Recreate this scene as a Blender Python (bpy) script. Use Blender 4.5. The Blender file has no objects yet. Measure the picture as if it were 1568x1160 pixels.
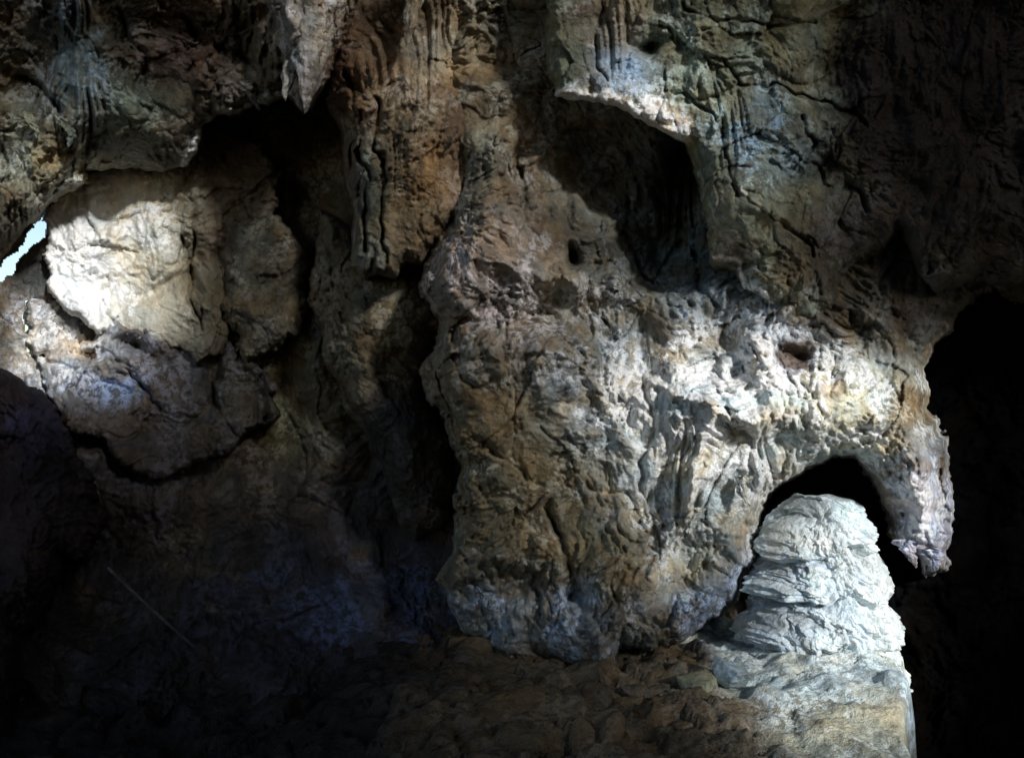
import bpy, bmesh, math, numpy as np
from mathutils import Vector
T30=math.tan(math.radians(30)); K=T30/784.0
CAMZ=4.0
# ------------------------------------------------------------ noise
def _tab(seed):
    r=np.random.RandomState(seed); a=r.rand(256)*2*np.pi
    return r.permutation(256).astype(np.int32),np.cos(a).astype(np.float32),np.sin(a).astype(np.float32)
def perlin(x,y,seed=0):
    P,gx,gy=_tab(seed)
    x=np.asarray(x,float); y=np.asarray(y,float)
    xi=np.floor(x).astype(np.int32); yi=np.floor(y).astype(np.int32)
    xf=(x-xi).astype(np.float32); yf=(y-yi).astype(np.float32)
    u=xf*xf*xf*(xf*(xf*6-15)+10); v=yf*yf*yf*(yf*(yf*6-15)+10)
    def g(ix,iy,dx,dy):
        h=P[(P[ix&255]+iy)&255]; return gx[h]*dx+gy[h]*dy
    a=g(xi,yi,xf,yf); b=g(xi+1,yi,xf-1,yf); c=g(xi,yi+1,xf,yf-1); d=g(xi+1,yi+1,xf-1,yf-1)
    return (a+(b-a)*u+((c+(d-c)*u)-(a+(b-a)*u))*v)*1.4
def fbm(x,y,o=4,seed=0,gain=.5):
    s=0;a=1
    for i in range(o):
        s=s+a*perlin(x*2**i+i*17.3,y*2**i-i*9.1,seed+i); a*=gain
    return s
def billow(x,y,o=3,seed=0,gain=.5,soft=.012):
    s=0;a=1
    for i in range(o):
        n=perlin(x*2**i+i*7.3,y*2**i-i*3.1,seed+i)
        s=s+a*(np.sqrt(n*n+soft)*2-.55); a*=gain
    return s
def worley(x,y,seed=0):
    r=np.random.RandomState(seed); P=r.permutation(256).astype(np.int32); jx=r.rand(256).astype(np.float32); jy=r.rand(256).astype(np.float32)
    xi=np.floor(x).astype(np.int32); yi=np.floor(y).astype(np.int32); d1=np.full(x.shape,9.,np.float32); d2=d1.copy(); cv=d1*0
    for i in (-1,0,1):
        for j in (-1,0,1):
            h=P[(P[(xi+i)&255]+yi+j)&255]; dx=xi+i+jx[h]-x; dy=yi+j+jy[h]-y; d=dx*dx+dy*dy
            n=d<d1; d2=np.where(n,d1,np.minimum(d2,d)); cv=np.where(n,jx[(h+37)&255]+(dx*(jy[(h+11)&255]-.5)+dy*(jx[(h+91)&255]-.5))*1.6,cv); d1=np.where(n,d,d1)
    return np.sqrt(d1),np.sqrt(d2),cv
def smooth(e0,e1,x):
    t=np.clip((x-e0)/(e1-e0),0,1); return t*t*(3-2*t)
def sdf(poly,x,y):
    p=np.array(poly,float); n=len(p); d=np.full(x.shape,1e9,np.float32); ins=np.zeros(x.shape,bool)
    for i in range(n):
        ax,ay=p[i]; bx,by=p[(i+1)%n]; ex,ey=bx-ax,by-ay
        wx=x-ax; wy=y-ay; t=np.clip((wx*ex+wy*ey)/(ex*ex+ey*ey+1e-9),0,1)
        d=np.minimum(d,(wx-ex*t)**2+(wy-ey*t)**2)
        if ay!=by:
            c=((ay>y)!=(by>y))&(x<(bx-ax)*(y-ay)/(by-ay)+ax); ins^=c
    d=np.sqrt(d); return np.where(ins,d,-d)
def blob(x,y,cx,cy,rx,ry,ang=0):
    c,s=math.cos(math.radians(ang)),math.sin(math.radians(ang))
    dx=x-cx;dy=y-cy; a=(dx*c+dy*s)/rx; b=(-dx*s+dy*c)/ry
    return np.exp(-(a*a+b*b))
def linedist(x,y,pts):
    d=np.full(x.shape,1e9,np.float32)
    for (ax,ay),(bx,by) in zip(pts[:-1],pts[1:]):
        ex,ey=bx-ax,by-ay; wx=x-ax; wy=y-ay
        t=np.clip((wx*ex+wy*ey)/(ex*ex+ey*ey+1e-9),0,1)
        d=np.minimum(d,(wx-ex*t)**2+(wy-ey*t)**2)
    return np.sqrt(d)
def world(px,py,d):
    a=(px-784)*K; b=(580-py)*K
    return np.stack([a*d,d+0*a,CAMZ+b*d],-1)
# ------------------------------------------------------------ mesh helpers
def make_mesh(name,V,F,mat,col=None):
    me=bpy.data.meshes.new(name)
    V=np.ascontiguousarray(V,np.float32); F=np.ascontiguousarray(F,np.int32)
    me.vertices.add(len(V)); me.vertices.foreach_set('co',V.ravel())
    me.loops.add(F.size); me.loops.foreach_set('vertex_index',F.ravel())
    me.polygons.add(len(F)); me.polygons.foreach_set('loop_start',np.arange(0,F.size,F.shape[1],dtype=np.int32))
    me.polygons.foreach_set('use_smooth',np.ones(len(F),bool))
    me.update(calc_edges=True); me.validate()
    if col is not None:
        ca=me.color_attributes.new('Tint','FLOAT_COLOR','POINT')
        c=np.ones((len(V),4),np.float32); c[:,:3]=col; ca.data.foreach_set('color',c.ravel())
    ob=bpy.data.objects.new(name,me); bpy.context.collection.objects.link(ob)
    me.materials.append(mat)
    return ob
def grid_faces(ny,nx,keep=None):
    i=np.arange(ny*nx).reshape(ny,nx)
    F=np.stack([i[:-1,:-1],i[1:,:-1],i[1:,1:],i[:-1,1:]],-1)
    if keep is not None:
        k=keep[:-1,:-1]&keep[1:,:-1]&keep[1:,1:]&keep[:-1,1:]; F=F[k]
    return F.reshape(-1,4)
def compact(V,F,C):
    used=np.zeros(len(V),bool); used[F.ravel()]=True
    m=np.cumsum(used)-1
    return V[used],m[F],C[used]
# ------------------------------------------------------------ material
def rock_mat(name,rough=.8,bump=.5,var=.5,streak=.35,spec=.3,crust=.35,hue=1.0):
    m=bpy.data.materials.new(name); m.use_nodes=True; nt=m.node_tree; N=nt.nodes; L=nt.links
    b=N['Principled BSDF']; b.inputs['Specular IOR Level'].default_value=spec
    g=N.new('ShaderNodeNewGeometry'); at=N.new('ShaderNodeAttribute'); at.attribute_name='Tint'
    def noise(s,det,vec=None,rg=.6):
        n=N.new('ShaderNodeTexNoise'); n.inputs['Scale'].default_value=s; n.inputs['Detail'].default_value=det; n.inputs['Roughness'].default_value=rg
        L.new(vec or g.outputs['Position'],n.inputs['Vector']); return n
    def rng_(src,a,b2,c,d):
        r=N.new('ShaderNodeMapRange'); r.inputs['From Min'].default_value=a; r.inputs['From Max'].default_value=b2
        r.inputs['To Min'].default_value=c; r.inputs['To Max'].default_value=d; L.new(src,r.inputs['Value']); return r.outputs['Result']
    n1=noise(1.9,5,None,.65); n2=noise(10,4,None,.7)
    mp=N.new('ShaderNodeMapping'); mp.inputs['Scale'].default_value=(5,5,.9); L.new(g.outputs['Position'],mp.inputs['Vector'])
    n3=noise(1.2,3,mp.outputs['Vector'])
    v1=rng_(n1.outputs['Fac'],.3,.7,1-var,1+var); v2=rng_(n2.outputs['Fac'],.3,.7,1-var*.9,1+var*.8); v3=rng_(n3.outputs['Fac'],.35,.65,1-streak,1+streak*.7)
    def mul(a,b2):
        x=N.new('ShaderNodeMath'); x.operation='MULTIPLY'; L.new(a,x.inputs[0])
        if isinstance(b2,float): x.inputs[1].default_value=b2
        else: L.new(b2,x.inputs[1])
        return x.outputs[0]
    f=mul(mul(v1,v2),v3)
    vm=N.new('ShaderNodeVectorMath'); vm.operation='SCALE'; L.new(at.outputs['Color'],vm.inputs[0]); L.new(f,vm.inputs['Scale'])
    n4=noise(1.7,4)
    cr=N.new('ShaderNodeValToRGB'); e=cr.color_ramp.elements
    e[0].position=.36; e[0].color=(1.04,.88,.66,1); e[1].position=.66; e[1].color=(.82,.98,1.13,1)
    x=e.new(.5); x.color=(1.0,.985,.93,1)
    L.new(n4.outputs['Fac'],cr.inputs['Fac'])
    hx=N.new('ShaderNodeMix'); hx.data_type='RGBA'; hx.inputs[0].default_value=hue; hx.inputs[6].default_value=(1,1,1,1); L.new(cr.outputs['Color'],hx.inputs[7])
    mm=N.new('ShaderNodeVectorMath'); mm.operation='MULTIPLY'; L.new(vm.outputs[0],mm.inputs[0]); L.new(hx.outputs[2],mm.inputs[1])
    sx=N.new('ShaderNodeSeparateColor'); L.new(n4.outputs['Color'],sx.inputs[0])
    cm=rng_(sx.outputs[1],.49,.56,0,crust); cm=mul(cm,rng_(n2.outputs['Fac'],.45,.54,0,1))
    sc2=N.new('ShaderNodeVectorMath'); sc2.operation='MULTIPLY'; L.new(at.outputs['Color'],sc2.inputs[0]); sc2.inputs[1].default_value=(1.95,2.2,2.7)
    mx=N.new('ShaderNodeMix'); mx.data_type='RGBA'; L.new(cm,mx.inputs[0]); L.new(mm.outputs[0],mx.inputs[6]); L.new(sc2.outputs[0],mx.inputs[7])
    mn=N.new('ShaderNodeVectorMath'); mn.operation='MINIMUM'; L.new(mx.outputs[2],mn.inputs[0]); mn.inputs[1].default_value=(.9,.9,.9)
    L.new(mn.outputs[0],b.inputs['Base Color'])
    L.new(rng_(n2.outputs['Fac'],.3,.7,rough-.3,min(rough+.15,1)),b.inputs['Roughness'])
    nb=noise(16,4,None,.75); vo=N.new('ShaderNodeTexVoronoi'); vo.inputs['Scale'].default_value=13
    L.new(g.outputs['Position'],vo.inputs['Vector'])
    ad=N.new('ShaderNodeMath'); ad.operation='MULTIPLY_ADD'; L.new(vo.outputs['Distance'],ad.inputs[0]); ad.inputs[1].default_value=.3; L.new(nb.outputs['Fac'],ad.inputs[2])
    bp=N.new('ShaderNodeBump'); bp.inputs['Strength'].default_value=bump; bp.inputs['Distance'].default_value=.07
    L.new(ad.outputs[0],bp.inputs['Height']); L.new(bp.outputs['Normal'],b.inputs['Normal'])
    return m
M_rock=rock_mat('limestone_rock',.72,.95,.46,.22,spec=.4,crust=.9)
M_pale=rock_mat('pale_limestone',.75,.75,.20,.08,spec=.3,crust=.4,hue=.6)
M_dark=rock_mat('dark_rock',.85,.6,.4,.2,spec=.1,crust=.0)  # low-gloss rock for dark tints
M_black=rock_mat('shade_black_rock',.95,.5,.4,.1,spec=.0,crust=.0)  # near-black colour stands in for the darkness of the passage
M_calc=rock_mat('calcite_flowstone',.55,.8,.18,.10,spec=.45,crust=.3,hue=.4)
M_floor=rock_mat('cave_floor_clay',.9,.9,.4,.0,spec=.2,crust=.5,hue=.6)
OCH=(.25,.20,.12); PNK=(.36,.285,.24)
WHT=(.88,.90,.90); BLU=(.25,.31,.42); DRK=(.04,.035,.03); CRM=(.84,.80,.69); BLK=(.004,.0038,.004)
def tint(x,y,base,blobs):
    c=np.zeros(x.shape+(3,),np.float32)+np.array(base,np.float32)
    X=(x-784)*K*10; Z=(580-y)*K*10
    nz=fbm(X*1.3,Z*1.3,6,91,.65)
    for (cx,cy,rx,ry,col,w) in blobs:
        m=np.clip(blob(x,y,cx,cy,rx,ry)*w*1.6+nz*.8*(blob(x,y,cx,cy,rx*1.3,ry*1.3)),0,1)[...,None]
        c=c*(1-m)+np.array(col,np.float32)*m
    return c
# ------------------------------------------------------------ relief sheets of the cave
ALLP=[];ALLI=[]
SUN=Vector((.48,-.74,.40)).normalized(); S=np.array(SUN)
LIGHT=[(85,410,100,130,3.0),(200,395,90,115,1.0),(290,470,50,70,.3),(80,545,60,45,.9),
(1170,605,140,70,3.0),(1080,690,90,75,1.4),(1310,620,110,65,1.0),(1010,570,80,90,.33),(1410,790,45,90,1.2),(1050,840,55,100,.42),
(1320,900,75,180,3.0),(1200,900,60,170,.75),(1320,1090,80,50,2.0),(1160,1090,120,60,.5),
(960,168,120,32,2.2),(760,400,120,160,.43),(900,480,130,80,.42),(850,700,170,160,.27),(850,930,170,80,.24),
(1070,130,180,170,.56),(470,60,55,100,.6),(300,210,30,60,.8),(600,230,110,190,.26),(720,100,160,140,.38),(180,120,250,120,.18),
(60,260,100,80,.28),(400,450,110,150,.10),(560,500,120,140,.13),(900,1110,230,45,.17),(250,640,200,80,.07),(1200,400,110,100,.28),(480,760,180,120,.02),(410,150,90,25,.5)]
def inten(x,y):
    r=np.full(x.shape,.03,np.float32)*smooth(1380,1220,x)*smooth(1000,800,y)+.006
    for cx,cy,rx,ry,i in LIGHT: r=1-(1-r)*(1-np.clip(blob(x,y,cx,cy,rx,ry)*i,0,1))
    return r
def relief(X,Z,amp=1.0,seed=0):
    wx=X+.25*fbm(X*.8,Z*.8,3,seed+50); wz=Z+.25*fbm(X*.8+9,Z*.8,3,seed+60)
    r=.26*fbm(wx*.4,wz*.35,2,seed)+.15*billow(wx*.8,wz*.75,2,seed+5,.5,.02)+.11*fbm(wx*1.3,wz*1.3,2,seed+6)
    w1,w2,cv=worley(wx*1.7,wz*1.4,seed+3)
    r+=.08*cv-.02*np.exp(-((w2-w1)/.05)**2)
    # rough zones alternate with smoother washed ones
    A=.25+1.35*smooth(-.45,.5,fbm(X*.75+4,Z*.75,3,seed+8)); B=.3+1.3*smooth(-.4,.4,fbm(X*1.1,Z*.9+7,3,seed+18))
    r+=.07*A*billow(wx*2.1,wz*2.0,2,seed+11,.5,.02)
    w1,w2,cv=worley(wx*4.6+3,wz*4.2,seed+4)
    r+=.055*cv*B
    w1,w2,cv=worley(wx*10+3,wz*9,seed+14)
    r+=.026*cv*A
    r+=.030*A*billow(wx*6.5,wz*6.5,2,seed+21)+.024*B*fbm(wx*14,wz*14,2,seed+31,.65)
    return amp*r
def layer(name,poly,dfun,mat,base,blobs,R=60,edge=.8,amp=1,seed=0,warp=7,step=2.0,flutes=(),bumps=(),cracks=(),holes=(),veins_lit_rims=()):
    if poly is None: x0,x1,y0,y1=-420,1990,-320,1480
    else:
        p=np.array(poly); x0,y0=p.min(0)-15; x1,y1=p.max(0)+15
    xs=np.arange(x0,x1+step,step); ys=np.arange(y0,y1+step,step)
    x,y=np.meshgrid(xs,ys); x=x.astype(np.float32); y=y.astype(np.float32)
    X=(x-784)*K*10; Z=(580-y)*K*10
    d=np.zeros(x.shape,np.float32)+dfun(x,y)
    d-=relief(X,Z,amp,seed)
    for (cx,cy,rx,ry,ang,a) in bumps: d-=a*blob(x+14*fbm(X*2,Z*2,3,3),y+14*fbm(X*2,Z*2,3,4),cx,cy,rx,ry,ang)
    for (cx,cy,rx,ry,sp,a) in flutes:
        w=X+.28*fbm(X*.9,Z*.45,3,seed+70)+.05*perlin(X*3,Z*1.6,3)
        msk=np.clip(1.5*blob(x,y,cx,cy,rx,ry),0,1)*smooth(-.35,.35,fbm(X*1.5,Z*.9,3,seed+71))
        d-=a*msk*(np.abs(np.sin(np.pi*w/sp))**.7+.5*np.abs(np.sin(np.pi*w/sp*2.37+1))-.6)*(1+.6*perlin(X*1.2,Z*2.2,8))
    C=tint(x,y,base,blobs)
    for pts,wd,dp in cracks:
        ww=linedist(x+11*fbm(X*2.5,Z*2.5,4,4),y+11*fbm(X*2.5+5,Z*2.5,4,5),pts)
        d+=dp*np.exp(-(ww/wd)**2)*np.clip(.7+1.1*perlin(X*3,Z*3,2),0,2)
    for pts,wd,dp,colr in veins_lit_rims:
        ww=linedist(x+8*fbm(X*2.5,Z*2.5,3,4),y+8*fbm(X*2.5+5,Z*2.5,3,5),pts)
        g=np.exp(-(ww/(wd*(1+.7*perlin(X*3,Z*3,6))))**2); d-=dp*g; g=np.clip(g*1.3,0,1)[...,None]; C=C*(1-g)+np.array(colr)*g
    keep=np.ones(x.shape,bool)
    if poly is not None:
        xw=x+warp*fbm(X*1.6,Z*1.6,5,seed+41,.6)*1.2; yw=y+warp*fbm(X*1.6+31,Z*1.6,5,seed+42,.6)*1.2
        sd=sdf(poly,xw,yw); t=np.clip(sd/R,0,1); d+=edge*(1-np.sqrt(1-(1-t)**2))
        d+=np.clip(-sd,0,6)*.35; keep=sd>-6
    for h in holes:
        sd=sdf(h,x+7*fbm(X*4,Z*4,3,77),y+7*fbm(X*4+3,Z*4,3,78)); keep&=~(sd>0)
    V=world(x,y,d)
    F=grid_faces(x.shape[0],x.shape[1],keep)
    kk=keep&(x>-60)&(x<1630)&(y>-60)&(y<1220)
    ALLP.append(V[kk][::3]); ALLI.append(inten(x,y)[kk][::3])
    v,f,c=compact(V.reshape(-1,3),F,C.reshape(-1,3))
    return make_mesh(name,v,f,mat,c)
# ---- back wall
def d0(x,y):
    d=12.5+.9*blob(x,y,400,300,220,180)-1.6*smooth(700,1150,y)
    d-=2.0*smooth(60,-250,x); d+=2.5*smooth(1050,1200,x)*smooth(400,600,y)
    return d
gap1=[(-40,432),(0,406),(28,388),(50,352),(58,326),(78,318),(84,336),(64,356),(34,390),(14,420),(-40,460)]
gap2=[(38,462),(52,458),(60,480),(56,500),(66,520),(72,545),(60,566),(48,545),(42,505)]
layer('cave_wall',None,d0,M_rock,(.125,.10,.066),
 [(150,720,300,200,(.075,.06,.056),.8),(300,1020,500,200,(.022,.020,.023),1),(560,780,130,150,(.04,.033,.03),.9),(1250,800,200,250,DRK,1),  # bottom-left and arch-gap tints darkened to paint in shade
  (450,620,120,80,(.12,.105,.055),.6),(540,930,150,70,(.05,.06,.095),.7),(450,240,130,110,(.26,.21,.14),1.0),(45,420,50,30,(.05,.045,.04),.8),(60,540,40,50,(.7,.69,.68),1.0)],  # lighter tint under the ceiling makes up for light missing there
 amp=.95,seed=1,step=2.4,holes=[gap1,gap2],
 bumps=[(430,600,50,140,10,-.3),(600,850,80,80,0,-.4),(250,760,220,60,5,.3),(480,560,40,130,-15,.3)])
# ---- side passage wall on the right, its darkness put into the colour
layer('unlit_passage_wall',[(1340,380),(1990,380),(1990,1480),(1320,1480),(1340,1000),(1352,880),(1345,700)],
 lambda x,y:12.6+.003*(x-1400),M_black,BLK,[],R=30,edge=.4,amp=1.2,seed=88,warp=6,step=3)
layer('flowstone_bulge',[(488,330),(540,350),(600,395),(655,390),(668,430),(690,500),(660,560),(650,600),(690,680),(700,800),(640,830),(590,760),(560,660),(520,600),(490,540),(470,450)],
 lambda x,y:11.2+.0006*(y-500),M_rock,(.15,.115,.068),[(600,480,60,60,(.17,.135,.08),.6),(620,700,70,100,(.045,.038,.033),1.0)],R=90,edge=1.0,amp=.85,seed=81,warp=10,bumps=[(600,560,60,30,10,-.25)])
# ---- alcove rocks on the left
layer('sunlit_limestone',[(60,330),(80,240),(140,180),(330,180),(420,260),(430,330),(400,420),(360,470),(345,535),(312,558),(290,545),(240,532),(170,500),(110,480),(66,455),(72,380)],
 lambda x,y:12.35-.0003*(x-200)+.0010*(400-y),M_pale,(.13,.11,.075),[(150,400,115,130,CRM,1.3),(250,440,65,75,(.60,.56,.45),.9),(90,420,80,105,(.9,.9,.9),1.3),(300,380,30,150,(.22,.19,.13),.8),(345,400,30,160,(.10,.085,.055),.9),(380,300,60,100,(.13,.10,.07),1)],R=14,edge=.15,amp=.85,seed=19,warp=14,  # cream and white tints put the sun's glare into the colour
 bumps=[(245,385,34,34,-30,.2),(250,440,60,12,-20,-.12),(300,430,10,60,0,-.25),(338,430,14,60,0,-.3),(130,380,60,30,-30,.15)],cracks=[([(230,430),(270,400),(275,370)],3,.2),([(300,360),(290,420),(305,520)],3,.2),([(150,360),(170,420),(150,460),(180,500)],3,.1),([(120,330),(180,340),(220,320)],3,.1)])
layer('alcove_ledge',[(42,495),(70,450),(150,450),(240,490),(300,500),(345,500),(385,550),(418,600),(420,640),(395,662),(345,700),(260,730),(190,720),(120,670),(65,600)],
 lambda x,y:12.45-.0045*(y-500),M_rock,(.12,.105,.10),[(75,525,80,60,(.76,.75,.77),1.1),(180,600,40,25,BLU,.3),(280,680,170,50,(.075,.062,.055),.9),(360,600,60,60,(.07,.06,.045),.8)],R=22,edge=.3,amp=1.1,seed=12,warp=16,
 bumps=[(395,610,16,70,-15,-.35),(130,505,22,12,0,-.45),(205,530,30,12,10,-.45),(335,560,14,50,10,-.35),(130,545,20,10,0,-.3),(300,640,40,12,-20,-.2),(60,515,12,12,0,-.3)],cracks=[([(60,540),(120,570),(200,600)],4,.12),([(310,560),(320,620),(360,660)],5,.25),([(200,560),(230,620),(300,640)],4,.2)])
layer('alcove_outcrop',[(350,340),(400,330),(440,345),(470,400),(482,460),(460,510),(420,545),(385,560),(355,525),(345,450)],
 lambda x,y:12.0,M_rock,(.13,.11,.075),[],R=40,edge=.4,amp=.9,seed=15,warp=14)
# ---- upper-left hanging ceiling
layer('cave_ceiling',[(-420,-320),(600,-320),(560,-60),(535,50),(502,115),(484,148),(466,170),(452,158),(440,146),(410,160),(388,153),(370,172),(350,181),(332,176),(312,190),(298,235),(280,258),(240,270),(180,258),(128,262),(140,285),(75,312),(45,345),(20,385),(-60,440),(-420,520)],
 lambda x,y:11.4-.0038*(260-y)-.0022*np.clip(x-300,0,300),M_rock,(.145,.118,.08),
 [(470,60,50,110,PNK,.8),(120,120,60,120,(.17,.22,.24),.6),(220,160,70,80,(.11,.125,.085),.6),(40,230,80,60,(.36,.34,.24),.8),(300,60,90,70,(.11,.072,.055),.7),(150,275,60,25,(.4,.37,.28),.8)],
 R=50,edge=.6,amp=1.15,seed=25,warp=8,flutes=[(115,120,40,140,.24,.26),(460,60,60,120,.20,.16),(50,190,60,60,.16,.12),(30,300,90,60,.25,.12)],
 bumps=[(470,70,40,110,0,.45),(380,80,30,80,20,-.35),(300,60,80,60,0,-.25),(60,90,40,60,0,-.4),(200,180,60,60,0,.25)],cracks=[([(255,-10),(300,50),(380,90),(430,110)],6,.3),([(0,110),(60,130),(90,170)],7,.3),([(180,20),(220,80),(210,140)],4,.2)],
 veins_lit_rims=[([(326,186),(306,205),(296,235),(284,256)],7,.15,(.82,.82,.78)),([(335,172),(372,165),(410,152),(440,142)],5,.12,(.5,.45,.38))])  # pale strips paint light along the ceiling's lower edge
# ---- drapery curtain
layer('flowstone_drapery',[(470,-320),(780,-320),(760,200),(720,330),(668,372),(650,405),(622,400),(605,428),(580,418),(560,430),(538,408),(548,330),(530,260),(520,200),(500,130),(490,0)],
 lambda x,y:10.3-.001*(y-200),M_rock,(.175,.115,.07),[(500,50,25,120,(.14,.085,.08),.8),(570,300,50,110,(.13,.15,.115),.7),(640,250,60,120,(.21,.145,.08),.7),(690,60,70,90,(.31,.26,.19),.7)],
 R=45,edge=.9,amp=.8,seed=33,warp=6,flutes=[(565,270,45,200,.24,.30),(610,50,100,120,.26,.10)],bumps=[(590,415,60,20,0,.15)],cracks=[([(545,180),(560,260),(555,390)],3.4,.3),([(575,150),(585,260),(590,400)],3.4,.25),([(530,100),(540,200),(548,300)],3,.2)])
# ---- central column and arch
col=[(650,-320),(1990,-320),(1990,440),(1640,430),(1500,440),(1462,490),(1432,520),(1415,560),(1422,620),(1450,670),(1454,760),(1450,862),(1420,882),(1402,850),(1380,855),(1366,790),(1345,742),(1310,702),(1270,690),(1225,708),(1195,735),(1178,775),(1160,810),(1150,860),(1130,890),(1115,930),(1080,950),(1050,985),(1000,1005),(975,990),(950,995),(930,1038),(880,1045),(790,1030),(750,1000),(720,960),(690,925),(668,885),(695,840),(690,790),(705,740),(722,710),(690,670),(655,610),(640,560),(665,525),(672,490),(650,450),(655,390),(680,330),(690,270),(655,200)]
def d3(x,y):
    return 9.9+.4*smooth(600,250,y)+.35*smooth(700,1000,y)*smooth(1000,800,x)+.3*smooth(1250,1450,x)
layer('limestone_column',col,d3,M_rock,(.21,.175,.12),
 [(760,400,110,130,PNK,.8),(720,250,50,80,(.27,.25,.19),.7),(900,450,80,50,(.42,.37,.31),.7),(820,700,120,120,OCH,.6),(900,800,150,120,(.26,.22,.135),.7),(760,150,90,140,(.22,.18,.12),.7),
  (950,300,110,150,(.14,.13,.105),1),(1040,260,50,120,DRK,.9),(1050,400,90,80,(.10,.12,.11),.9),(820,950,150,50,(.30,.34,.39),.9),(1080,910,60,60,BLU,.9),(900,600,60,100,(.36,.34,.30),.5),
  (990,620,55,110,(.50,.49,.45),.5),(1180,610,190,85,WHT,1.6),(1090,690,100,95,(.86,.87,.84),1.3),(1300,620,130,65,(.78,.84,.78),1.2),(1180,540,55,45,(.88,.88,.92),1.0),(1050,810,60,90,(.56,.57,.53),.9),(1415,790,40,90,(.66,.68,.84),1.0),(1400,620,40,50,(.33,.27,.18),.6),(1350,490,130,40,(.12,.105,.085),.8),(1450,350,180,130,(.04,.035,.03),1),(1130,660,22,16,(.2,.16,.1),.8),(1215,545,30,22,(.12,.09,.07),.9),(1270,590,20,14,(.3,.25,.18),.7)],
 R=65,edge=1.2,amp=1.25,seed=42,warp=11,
 flutes=[(1080,740,80,100,.22,.17),(1150,730,60,60,.18,.12),(1040,260,60,120,.2,.18),(700,220,40,120,.2,.1)],
 bumps=[(750,400,95,140,0,.55),(720,250,50,80,0,.2),(950,460,60,22,15,.38),(830,415,80,22,8,.3),(820,475,70,38,0,-.38),(882,400,14,20,0,-.7),(900,250,80,80,-20,-.6),(970,330,50,110,-15,-.5),(1040,270,45,110,0,-1.0),(1010,210,26,120,0,.4),(1030,400,60,70,0,-.5),
  (830,560,110,40,5,.3),(700,560,40,60,0,.15),(800,640,120,60,0,.15),(800,860,110,28,5,.35),(880,880,25,50,10,-.35),(830,900,90,30,5,-.2),(860,960,130,50,0,.25),
  (1180,630,160,45,0,.5),(1060,700,60,110,0,.35),(1170,560,50,30,0,.2),(1210,545,28,20,0,-.6),(1130,565,16,14,0,-.4),(1060,860,60,60,0,-.3),(1080,920,40,40,0,.25),(1110,500,35,60,20,-.4),(1410,780,30,100,0,.3),(1310,520,90,40,0,-.4),(960,640,60,120,10,.2)],
 cracks=[([(700,640),(760,700),(830,740)],4,.15),([(730,890),(800,880),(850,860)],5,.2),([(840,770),(860,860),(880,900)],5,.2),([(690,545),(710,580),(730,600)],4,.2),([(980,560),(1000,640),(980,740),(1010,840)],4,.14),([(1030,980),(1010,960)],6,.25),([(1090,600),(1130,640),(1160,690)],4,.15),([(1230,590),(1260,640),(1330,660)],4,.14),([(900,740),(960,760),(990,800)],4,.15),([(740,760),(800,750)],3,.12),([(960,300),(990,360),(1010,420),(1060,470)],5,.2),([(940,330),(970,400),(1020,460)],5,.2),([(1060,380),(1080,440),(1110,480)],5,.2)],
 veins_lit_rims=[([(1000,585),(1050,605),(1090,628),(1150,640),(1210,632)],8,.14,(.9,.9,.9)),([(1180,560),(1200,590),(1240,600),(1290,585)],7,.12,(.9,.9,.9)),([(1090,640),(1070,700),(1055,780)],7,.12,(.9,.9,.88)),([(1150,650),(1160,710),(1155,760)],7,.1,(.9,.9,.88)),([(925,560),(915,600),(930,640)],5,.06,(.6,.58,.52))])
# ---- upper right slab
layer('limestone_slab',[(835,-320),(1990,-320),(1990,440),(1568,415),(1500,425),(1440,452),(1400,400),(1378,352),(1340,395),(1292,422),(1275,470),(1248,500),(1190,482),(1132,440),(1092,402),(1082,330),(1068,262),(1045,212),(1010,200),(960,168),(900,152),(845,150),(832,60)],
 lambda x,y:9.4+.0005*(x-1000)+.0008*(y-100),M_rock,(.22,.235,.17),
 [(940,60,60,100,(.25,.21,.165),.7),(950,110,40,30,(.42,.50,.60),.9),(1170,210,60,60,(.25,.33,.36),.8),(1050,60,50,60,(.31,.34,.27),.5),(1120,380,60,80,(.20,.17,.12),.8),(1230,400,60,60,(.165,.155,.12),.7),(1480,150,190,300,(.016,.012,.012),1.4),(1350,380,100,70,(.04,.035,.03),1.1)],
 R=34,edge=.55,amp=.8,seed=57,warp=7,
 flutes=[(930,50,50,80,.26,.10),(1160,210,60,50,.15,.09),(1420,170,110,120,.3,.12)],
 bumps=[(1140,300,60,60,0,.2),(1000,70,12,10,0,-.3),(990,70,16,14,0,-.2),(1120,420,40,40,0,-.3),(1280,150,40,200,0,-.15),(1170,330,60,12,20,.15)],
 cracks=[([(1010,40),(1060,80),(1110,95),(1130,120),(1180,135),(1260,150),(1330,190)],2.6,.16),([(1020,140),(1060,150),(1100,180),(1110,230),(1125,300)],2.4,.13),([(1130,120),(1100,150),(1060,150)],2.4,.1),([(1225,180),(1250,215),(1230,250),(1260,270)],3.2,.14),([(1040,10),(1090,30),(1200,40),(1250,30)],2.4,.1),([(920,0),(910,70),(930,130)],3,.12),([(1140,300),(1190,340),(1230,360),(1240,390)],3.2,.16),([(1300,280),(1330,320)],4,.2)],
 veins_lit_rims=[([(845,146),(900,150),(960,166),(1010,196),(1045,205)],10,.28,(.88,.84,.81)),([(1000,170),(1040,190)],16,.12,(.88,.84,.81)),([(1098,392),(1130,400),(1140,440)],3,.06,(.7,.6,.5)),([(1130,290),(1180,330),(1210,350)],3,.05,(.5,.42,.3)),([(1150,440),(1185,470)],4,.06,(.7,.68,.6))])  # first two strips paint the lit ledge rim pale
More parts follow.
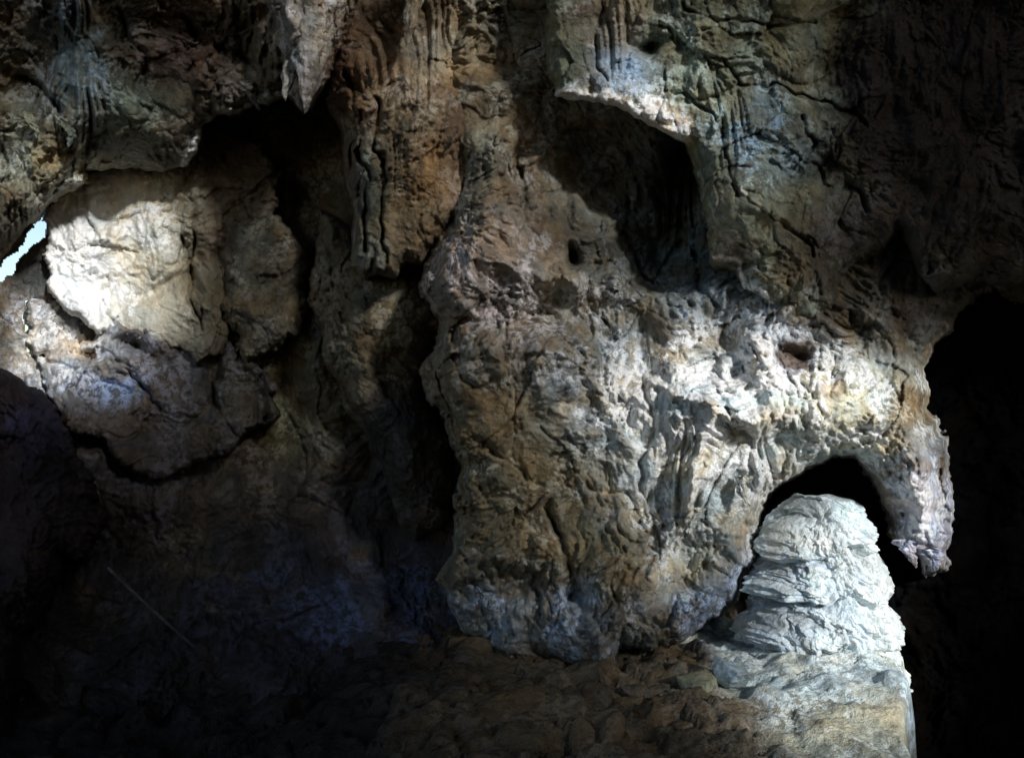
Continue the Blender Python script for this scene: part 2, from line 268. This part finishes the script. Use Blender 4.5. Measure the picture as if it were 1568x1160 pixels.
# ---- near left rock
layer('side_wall_rock',[(-420,540),(0,560),(28,575),(52,600),(85,622),(105,680),(140,740),(160,800),(130,850),(92,850),(80,900),(42,990),(20,1160),(10,1480),(-420,1480)],
 lambda x,y:10.4,M_dark,(.024,.019,.023),[(50,650,60,60,(.025,.022,.04),.6)],R=60,edge=.7,amp=1,seed=63,warp=12)
# ------------------------------------------------------------ floor
xs=np.arange(-14,12,.04); ys=np.arange(-9,17,.04)
x,y=np.meshgrid(xs,ys)
pale=smooth(1.8,2.9,x+.35*fbm(x*1.2,y*1.2,4,4))
h=.66-.9*smooth(-.5,-4,x)-.25*smooth(9,5,y)+.14*billow(x*.7,y*.7,3,3,.45,.03)+.03*fbm(x*3,y*3,4,8)
w1,w2,cv=worley(x*2.4+.3*fbm(x*2,y*2,2,1),y*2.4,5); h+=(.15*cv-.03*np.exp(-((w2-w1)/.08)**2))*(1-.75*pale)
w1,w2,cv=worley(x*6,y*6,6); h+=.065*cv*(1-.6*pale)
h+=.30*np.exp(-((x-3.5)/1.2)**2-((y-9.6)/1.3)**2)+.03*pale*billow(x*2.5+y,y*1.2,3,33)
edge=np.where(y<10.2,.44*y,4.49-.8*(y-10.2))+.10*fbm(y*1.5,x*1.5,4,9)
h-=5*smooth(0,.35,x-edge)*(y>4)
V=np.stack([x,y,h],-1)
px=784+x/np.maximum(y,.5)/K; py=580-(h-CAMZ)/np.maximum(y,.5)/K
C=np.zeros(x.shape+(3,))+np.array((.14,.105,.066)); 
m=smooth(.3,-1.8,x)[...,None]; C=C*(1-m)+np.array((.022,.019,.017))*m  # left side darkened, shade painted into the floor colour
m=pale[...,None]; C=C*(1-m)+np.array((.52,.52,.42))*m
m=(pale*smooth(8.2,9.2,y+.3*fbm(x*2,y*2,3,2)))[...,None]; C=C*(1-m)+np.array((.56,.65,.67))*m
m=smooth(0,.12,x-edge)[...,None]; C=C*(1-m)+np.array(BLK)*m  # blackens the drop past the edge as painted shade
kk=(y>6)&(y<13)&(np.abs(x)<8)
ALLP.append(V[kk][::3]); ALLI.append(inten(px,py)[kk][::3])
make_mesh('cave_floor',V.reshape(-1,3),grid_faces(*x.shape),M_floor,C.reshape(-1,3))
# ------------------------------------------------------------ stalagmite
def interp(t,pts): return np.interp(t,[p[0] for p in pts],[p[1] for p in pts])
nv,na=600,720
t=np.linspace(0,1,nv)[:,None]; an=np.linspace(.5*np.pi,2.5*np.pi,na,endpoint=False)[None,:]
pyv=762+(1105-762)*t
Lf=interp(pyv,[(762,1240),(766,1220),(776,1203),(792,1184),(830,1168),(880,1158),(930,1146),(985,1130),(1010,1108),(1040,1070),(1105,1010)])
Rt=interp(pyv,[(762,1284),(766,1302),(776,1316),(800,1330),(830,1338),(860,1350),(925,1360),(940,1372),(1040,1378),(1105,1380)])
dep=10.5
cx=(Lf+Rt)/2; r=(Rt-Lf)/2*K*dep; r=r*np.minimum(1,(np.sqrt(t/.012)))
z=CAMZ+(580-pyv)*K*dep+0*an
q=np.clip(r*1.6,0,1)*(.45+.55*smooth(1.0,.4,np.cos(an)))
U=r*np.cos(an)+.55*r*np.sin(an)                       # solid (not angular) coordinate
U2=U+.10*fbm(U*1.8,z*1.8,4,44); z2=z+.16*fbm(U*1.5+7,z*1.3,4,45)
tier=z2*1.9+.25; fr=tier%1.0; tid=np.floor(tier)
prof=(1-fr)**.55*smooth(0,.14,fr)
tier2=z2*4.7+.9*fbm(U*2.2+tid*3.3,z*.5,3,71); fr2=tier2%1.0; prof2=(1-fr2)**.6*smooth(0,.2,fr2)
lump=billow(U2*2.1,z2*2.1,2,14,.5,.01); lump2=billow(U2*5.5,z2*5.5,2,15,.5,.008)
drip=np.abs(np.sin(U2*26+1.5*fbm(U*3,z*1.2,3,4)))**.6*smooth(.55,.1,fr)*smooth(-.3,.2,fbm(U*1.9,z*2.0,2,61))
wq,w2q,cq=worley(U2*7,z2*7.5,12)
rr=r-.16*q+.15*q*prof+.06*q*prof2*smooth(-.4,.2,fbm(U*1.4,z,2,77))+.10*q*lump+.055*q*lump2+.055*q*drip+.045*q*cq+.022*q*billow(U2*13,z2*13,3,17)+.012*q*fbm(U2*28,z2*28,2,19)
zz=z+(.16*perlin(U*2.4,z*0,29)+.07*perlin(U*6,z*0,28))*(1-t)**3*q+.16*np.exp(-((U-.25)/.22)**2)*(1-t)**7*q+.08*np.exp(-((U+.30)/.12)**2)*(1-t)**8*q
V=np.stack([(cx-784)*K*dep+rr*np.cos(an),dep+rr*.8*np.sin(an),zz],-1)
i=np.arange(nv*na).reshape(nv,na); j=np.roll(i,-1,1)
F=np.stack([i[:-1],j[:-1],j[1:],i[1:]],-1).reshape(-1,4)
C=np.zeros(V.shape)+np.array((.72,.82,.88))
g=np.clip(smooth(0,-.5,lump)*.4+smooth(.86,.99,fr)*.4+smooth(.0,-.6,np.cos(an))*.42-.35*smooth(0,.6,np.cos(an))+.25*fbm(U*3,z*3,5,55,.6),0,.85)[...,None]; C=C*(1-g)+np.array((.34,.38,.40))*g  # side light painted into the tint: left greyer, right whiter
pp=V.reshape(-1,3); ALLP.append(pp[::3]); ALLI.append(inten(784+pp[:,0]/pp[:,1]/K,580-(pp[:,2]-CAMZ)/pp[:,1]/K)[::3])
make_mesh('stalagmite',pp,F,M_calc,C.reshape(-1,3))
# ------------------------------------------------------------ stalactites
def stalactite(px,ytop,ytip,rp,dep,colr,seed):
    nv,na=90,48; t=np.linspace(0,1,nv)[:,None]; an=np.linspace(.5*np.pi,2.5*np.pi,na,endpoint=False)[None,:]
    R=rp*K*dep*((1-t)**.8)*(1+.35*perlin(t*5+seed,t*0,seed))+.003
    R=R*(1+.6*fbm(an*1.3+seed,t*3+0*an,4,seed+9)+.15*np.abs(np.sin(an*4+seed)))
    xx=(px-784)*K*dep+R*np.cos(an)+.06*np.sin(t*3+seed)+.03*perlin(t*6,t*0,seed+3); yy=dep+.1+R*np.sin(an); zz=CAMZ+(580-(ytop+(ytip-ytop)*t))*K*dep+0*an
    V=np.stack([xx,yy,zz],-1).reshape(-1,3)
    i=np.arange(nv*na).reshape(nv,na); j=np.roll(i,-1,1)
    F=np.stack([i[:-1],j[:-1],j[1:],i[1:]],-1).reshape(-1,4)
    return make_mesh('stalactite',V,F,M_rock,np.zeros(V.shape)+np.array(colr))
k=0
for a in [(462,-20,170,34,9.6,(.34,.29,.24)),(440,20,150,22,9.8,(.30,.26,.2)),(490,-20,128,26,9.7,(.28,.24,.19)),(476,40,150,20,9.6,(.3,.26,.2)),
 (390,130,166,8,10.6,(.14,.12,.09)),(42,170,208,9,10.7,(.26,.25,.18)),(95,180,222,10,10.7,(.18,.2,.17)),
 (625,-60,66,18,9.8,(.30,.26,.2)),
 (1045,800,850,10,9.5,(.6,.58,.5)),(1068,780,828,10,9.4,(.65,.62,.55)),(1148,730,778,9,9.45,(.6,.6,.52)),(1400,830,872,12,10.0,(.5,.5,.62)),(1428,840,878,16,10.0,(.5,.5,.62))]:
    stalactite(*a,seed=k); k+=1
# ------------------------------------------------------------ boulders
def boulder(x,y,z,rx,ry,rz,colr,seed):
    bm=bmesh.new(); bmesh.ops.create_icosphere(bm,subdivisions=5,radius=1)
    co=np.array([v.co[:] for v in bm.verts]); F=np.array([[v.index for v in f.verts] for f in bm.faces]); bm.free()
    n=1+.22*fbm(co[:,0]*1.3+seed,co[:,1]*1.3+co[:,2]*.9,3,seed)+.12*billow(co[:,0]*2+co[:,2],co[:,1]*2-co[:,2]*1.5,3,seed+3)
    r=np.random.RandomState(seed)
    P=co*n[:,None]
    for q in range(13):
        d=r.normal(size=3); d/=np.linalg.norm(d); o=P@d-.55; P=P-np.clip(o,0,9)[:,None]*d*.95
    V=P*np.array([rx,ry,rz])*1.25+np.array([x,y,z])
    make_mesh('boulder',V,F,M_floor,np.zeros(V.shape)+np.array(colr))
def hb(px,py,d,rp,colr,seed,fl=.75):
    w=world(np.array(px),np.array(py),d); r=rp*K*d
    boulder(w[0],w[1],w[2],r,r,r*fl,colr,seed)
for q,a in enumerate([(1068,1050,9.2,38,(.28,.28,.2)),(1040,1085,9.0,30,(.22,.19,.12)),(1008,1064,9.2,24,(.12,.10,.075)),(1095,1102,8.8,32,(.30,.28,.2)),(890,1086,8.9,26,(.15,.11,.07)),(950,1112,8.8,26,(.15,.115,.075)),(1330,1142,8.6,12,(.6,.58,.5)),(1020,1128,8.6,22,(.18,.145,.1)),(840,1116,8.6,20,(.14,.10,.07)),(1352,1130,8.7,9,(.3,.26,.2)),(1118,1034,9.2,32,(.38,.45,.47)),(975,1060,9.2,20,(.12,.1,.08)),(925,1068,9.1,16,(.15,.12,.08))]):
    hb(*a,seed=q+5)
# pole leaning at left
p0=world(np.array(165),np.array(868),9.9); p1=world(np.array(296),np.array(988),9.5)
nt_=40; tt=np.linspace(0,1,nt_)[:,None]; an=np.linspace(0,2*np.pi,10,endpoint=False)[None,:]
c=p0+(p1-p0)*tt; c[:,2]-=.015*np.sin(np.pi*tt[:,0]); R=.015+.002*np.sin(tt*30)
V=np.stack([c[:,0:1]+R*np.cos(an)*.7,c[:,1:2]+R*np.sin(an),c[:,2:3]+R*np.cos(an)*.7],-1)
i=np.arange(nt_*10).reshape(nt_,10); j=np.roll(i,-1,1)
make_mesh('wooden_pole',V.reshape(-1,3),np.stack([i[:-1],j[:-1],j[1:],i[1:]],-1).reshape(-1,4),M_rock,np.zeros((nt_*10,3))+.05)
# ------------------------------------------------------------ added out-of-view plate on the sun side, holes cut to cast wanted light
C0=np.array([0,9,4.0]); e1=np.cross([0,0,1],S); e1/=np.linalg.norm(e1); e2=np.cross(S,e1)
P=np.concatenate(ALLP)-C0; I=np.concatenate(ALLI)
u=P@e1; v=P@e2; hh=P@S
cell=.08; HW=14; n=int(2*HW/cell)+1
o=np.argsort(hh); iu=np.clip(((u+HW)/cell).astype(int),0,n-1)[o]; iv=np.clip(((v+HW)/cell).astype(int),0,n-1)[o]
D=np.full((n,n),-1.0); D[iv,iu]=I[o]
W=(D>=0).astype(float); Dv=np.where(D>=0,D,0)
def blur(A,k):
    ker=np.exp(-np.linspace(-2,2,2*k+1)**2); ker/=ker.sum()
    A=np.apply_along_axis(lambda r:np.convolve(r,ker,'same'),0,A); return np.apply_along_axis(lambda r:np.convolve(r,ker,'same'),1,A)
Dn=blur(Dv,2)/np.maximum(blur(W,2),1e-3)
gu,gv=np.meshgrid(np.linspace(-HW,HW,n),np.linspace(-HW,HW,n))
nz=perlin(gu*3.1,gv*3.1,5)+.5*perlin(gu*6.3,gv*6.3,6)
rk=np.empty(nz.size); rk[np.argsort(nz.ravel())]=np.linspace(0,1,nz.size); rk=rk.reshape(nz.shape)
Dp=12+.4*fbm(gu*.3,gv*.3,3,2)
V=C0+gu[...,None]*e1+gv[...,None]*e2+Dp[...,None]*S
f=grid_faces(n,n); kc=(~(rk<Dn))[:-1,:-1].reshape(-1); f=f[kc]
v_,f_,c_=compact(V.reshape(-1,3),f,np.zeros((n*n,3))+np.array((.08,.07,.06)))
make_mesh('sun_gobo',v_,f_,M_dark,c_)
def shell(name,o,ea,eb,la,lb,nrm):
    a,b=np.meshgrid(np.linspace(0,la,120),np.linspace(0,lb,120))
    V=o+a[...,None]*ea+b[...,None]*eb+(.5*fbm(a*.4,b*.4,4,7))[...,None]*nrm
    make_mesh(name,V.reshape(-1,3),grid_faces(120,120),M_dark,np.zeros((14400,3))+np.array((.08,.07,.06)))
shell('sky_blocker',C0-HW*e1+HW*e2-8*S,e1,S,2*HW,20.5,e2)  # added unseen sheet that blocks skylight from above
# ------------------------------------------------------------ world, sun, camera
w=bpy.data.worlds.new('World'); bpy.context.scene.world=w; w.use_nodes=True
nt=w.node_tree; bg=nt.nodes['Background']; sk=nt.nodes.new('ShaderNodeTexSky'); sk.sky_type='NISHITA'; sk.sun_disc=False
sk.sun_elevation=math.asin(S[2]); sk.sun_rotation=math.atan2(S[0],S[1])
nt.links.new(sk.outputs[0],bg.inputs[0]); bg.inputs[1].default_value=.15
sl=bpy.data.lights.new('sun','SUN'); sl.energy=5; sl.angle=math.radians(4.5); sl.color=(1,.99,.965)
so=bpy.data.objects.new('sun',sl); bpy.context.collection.objects.link(so); so.rotation_euler=SUN.to_track_quat('Z','Y').to_euler(); so.location=(6,-6,12)
cd=bpy.data.cameras.new('camera'); cd.lens=18/T30; cd.sensor_width=36; cd.clip_end=500
co=bpy.data.objects.new('camera',cd); bpy.context.collection.objects.link(co); co.location=(0,0,CAMZ); co.rotation_euler=(math.radians(90),0,0)
bpy.context.scene.camera=co
sc=bpy.context.scene; sc.view_settings.view_transform='Standard'; sc.view_settings.look='None'; sc.view_settings.exposure=0
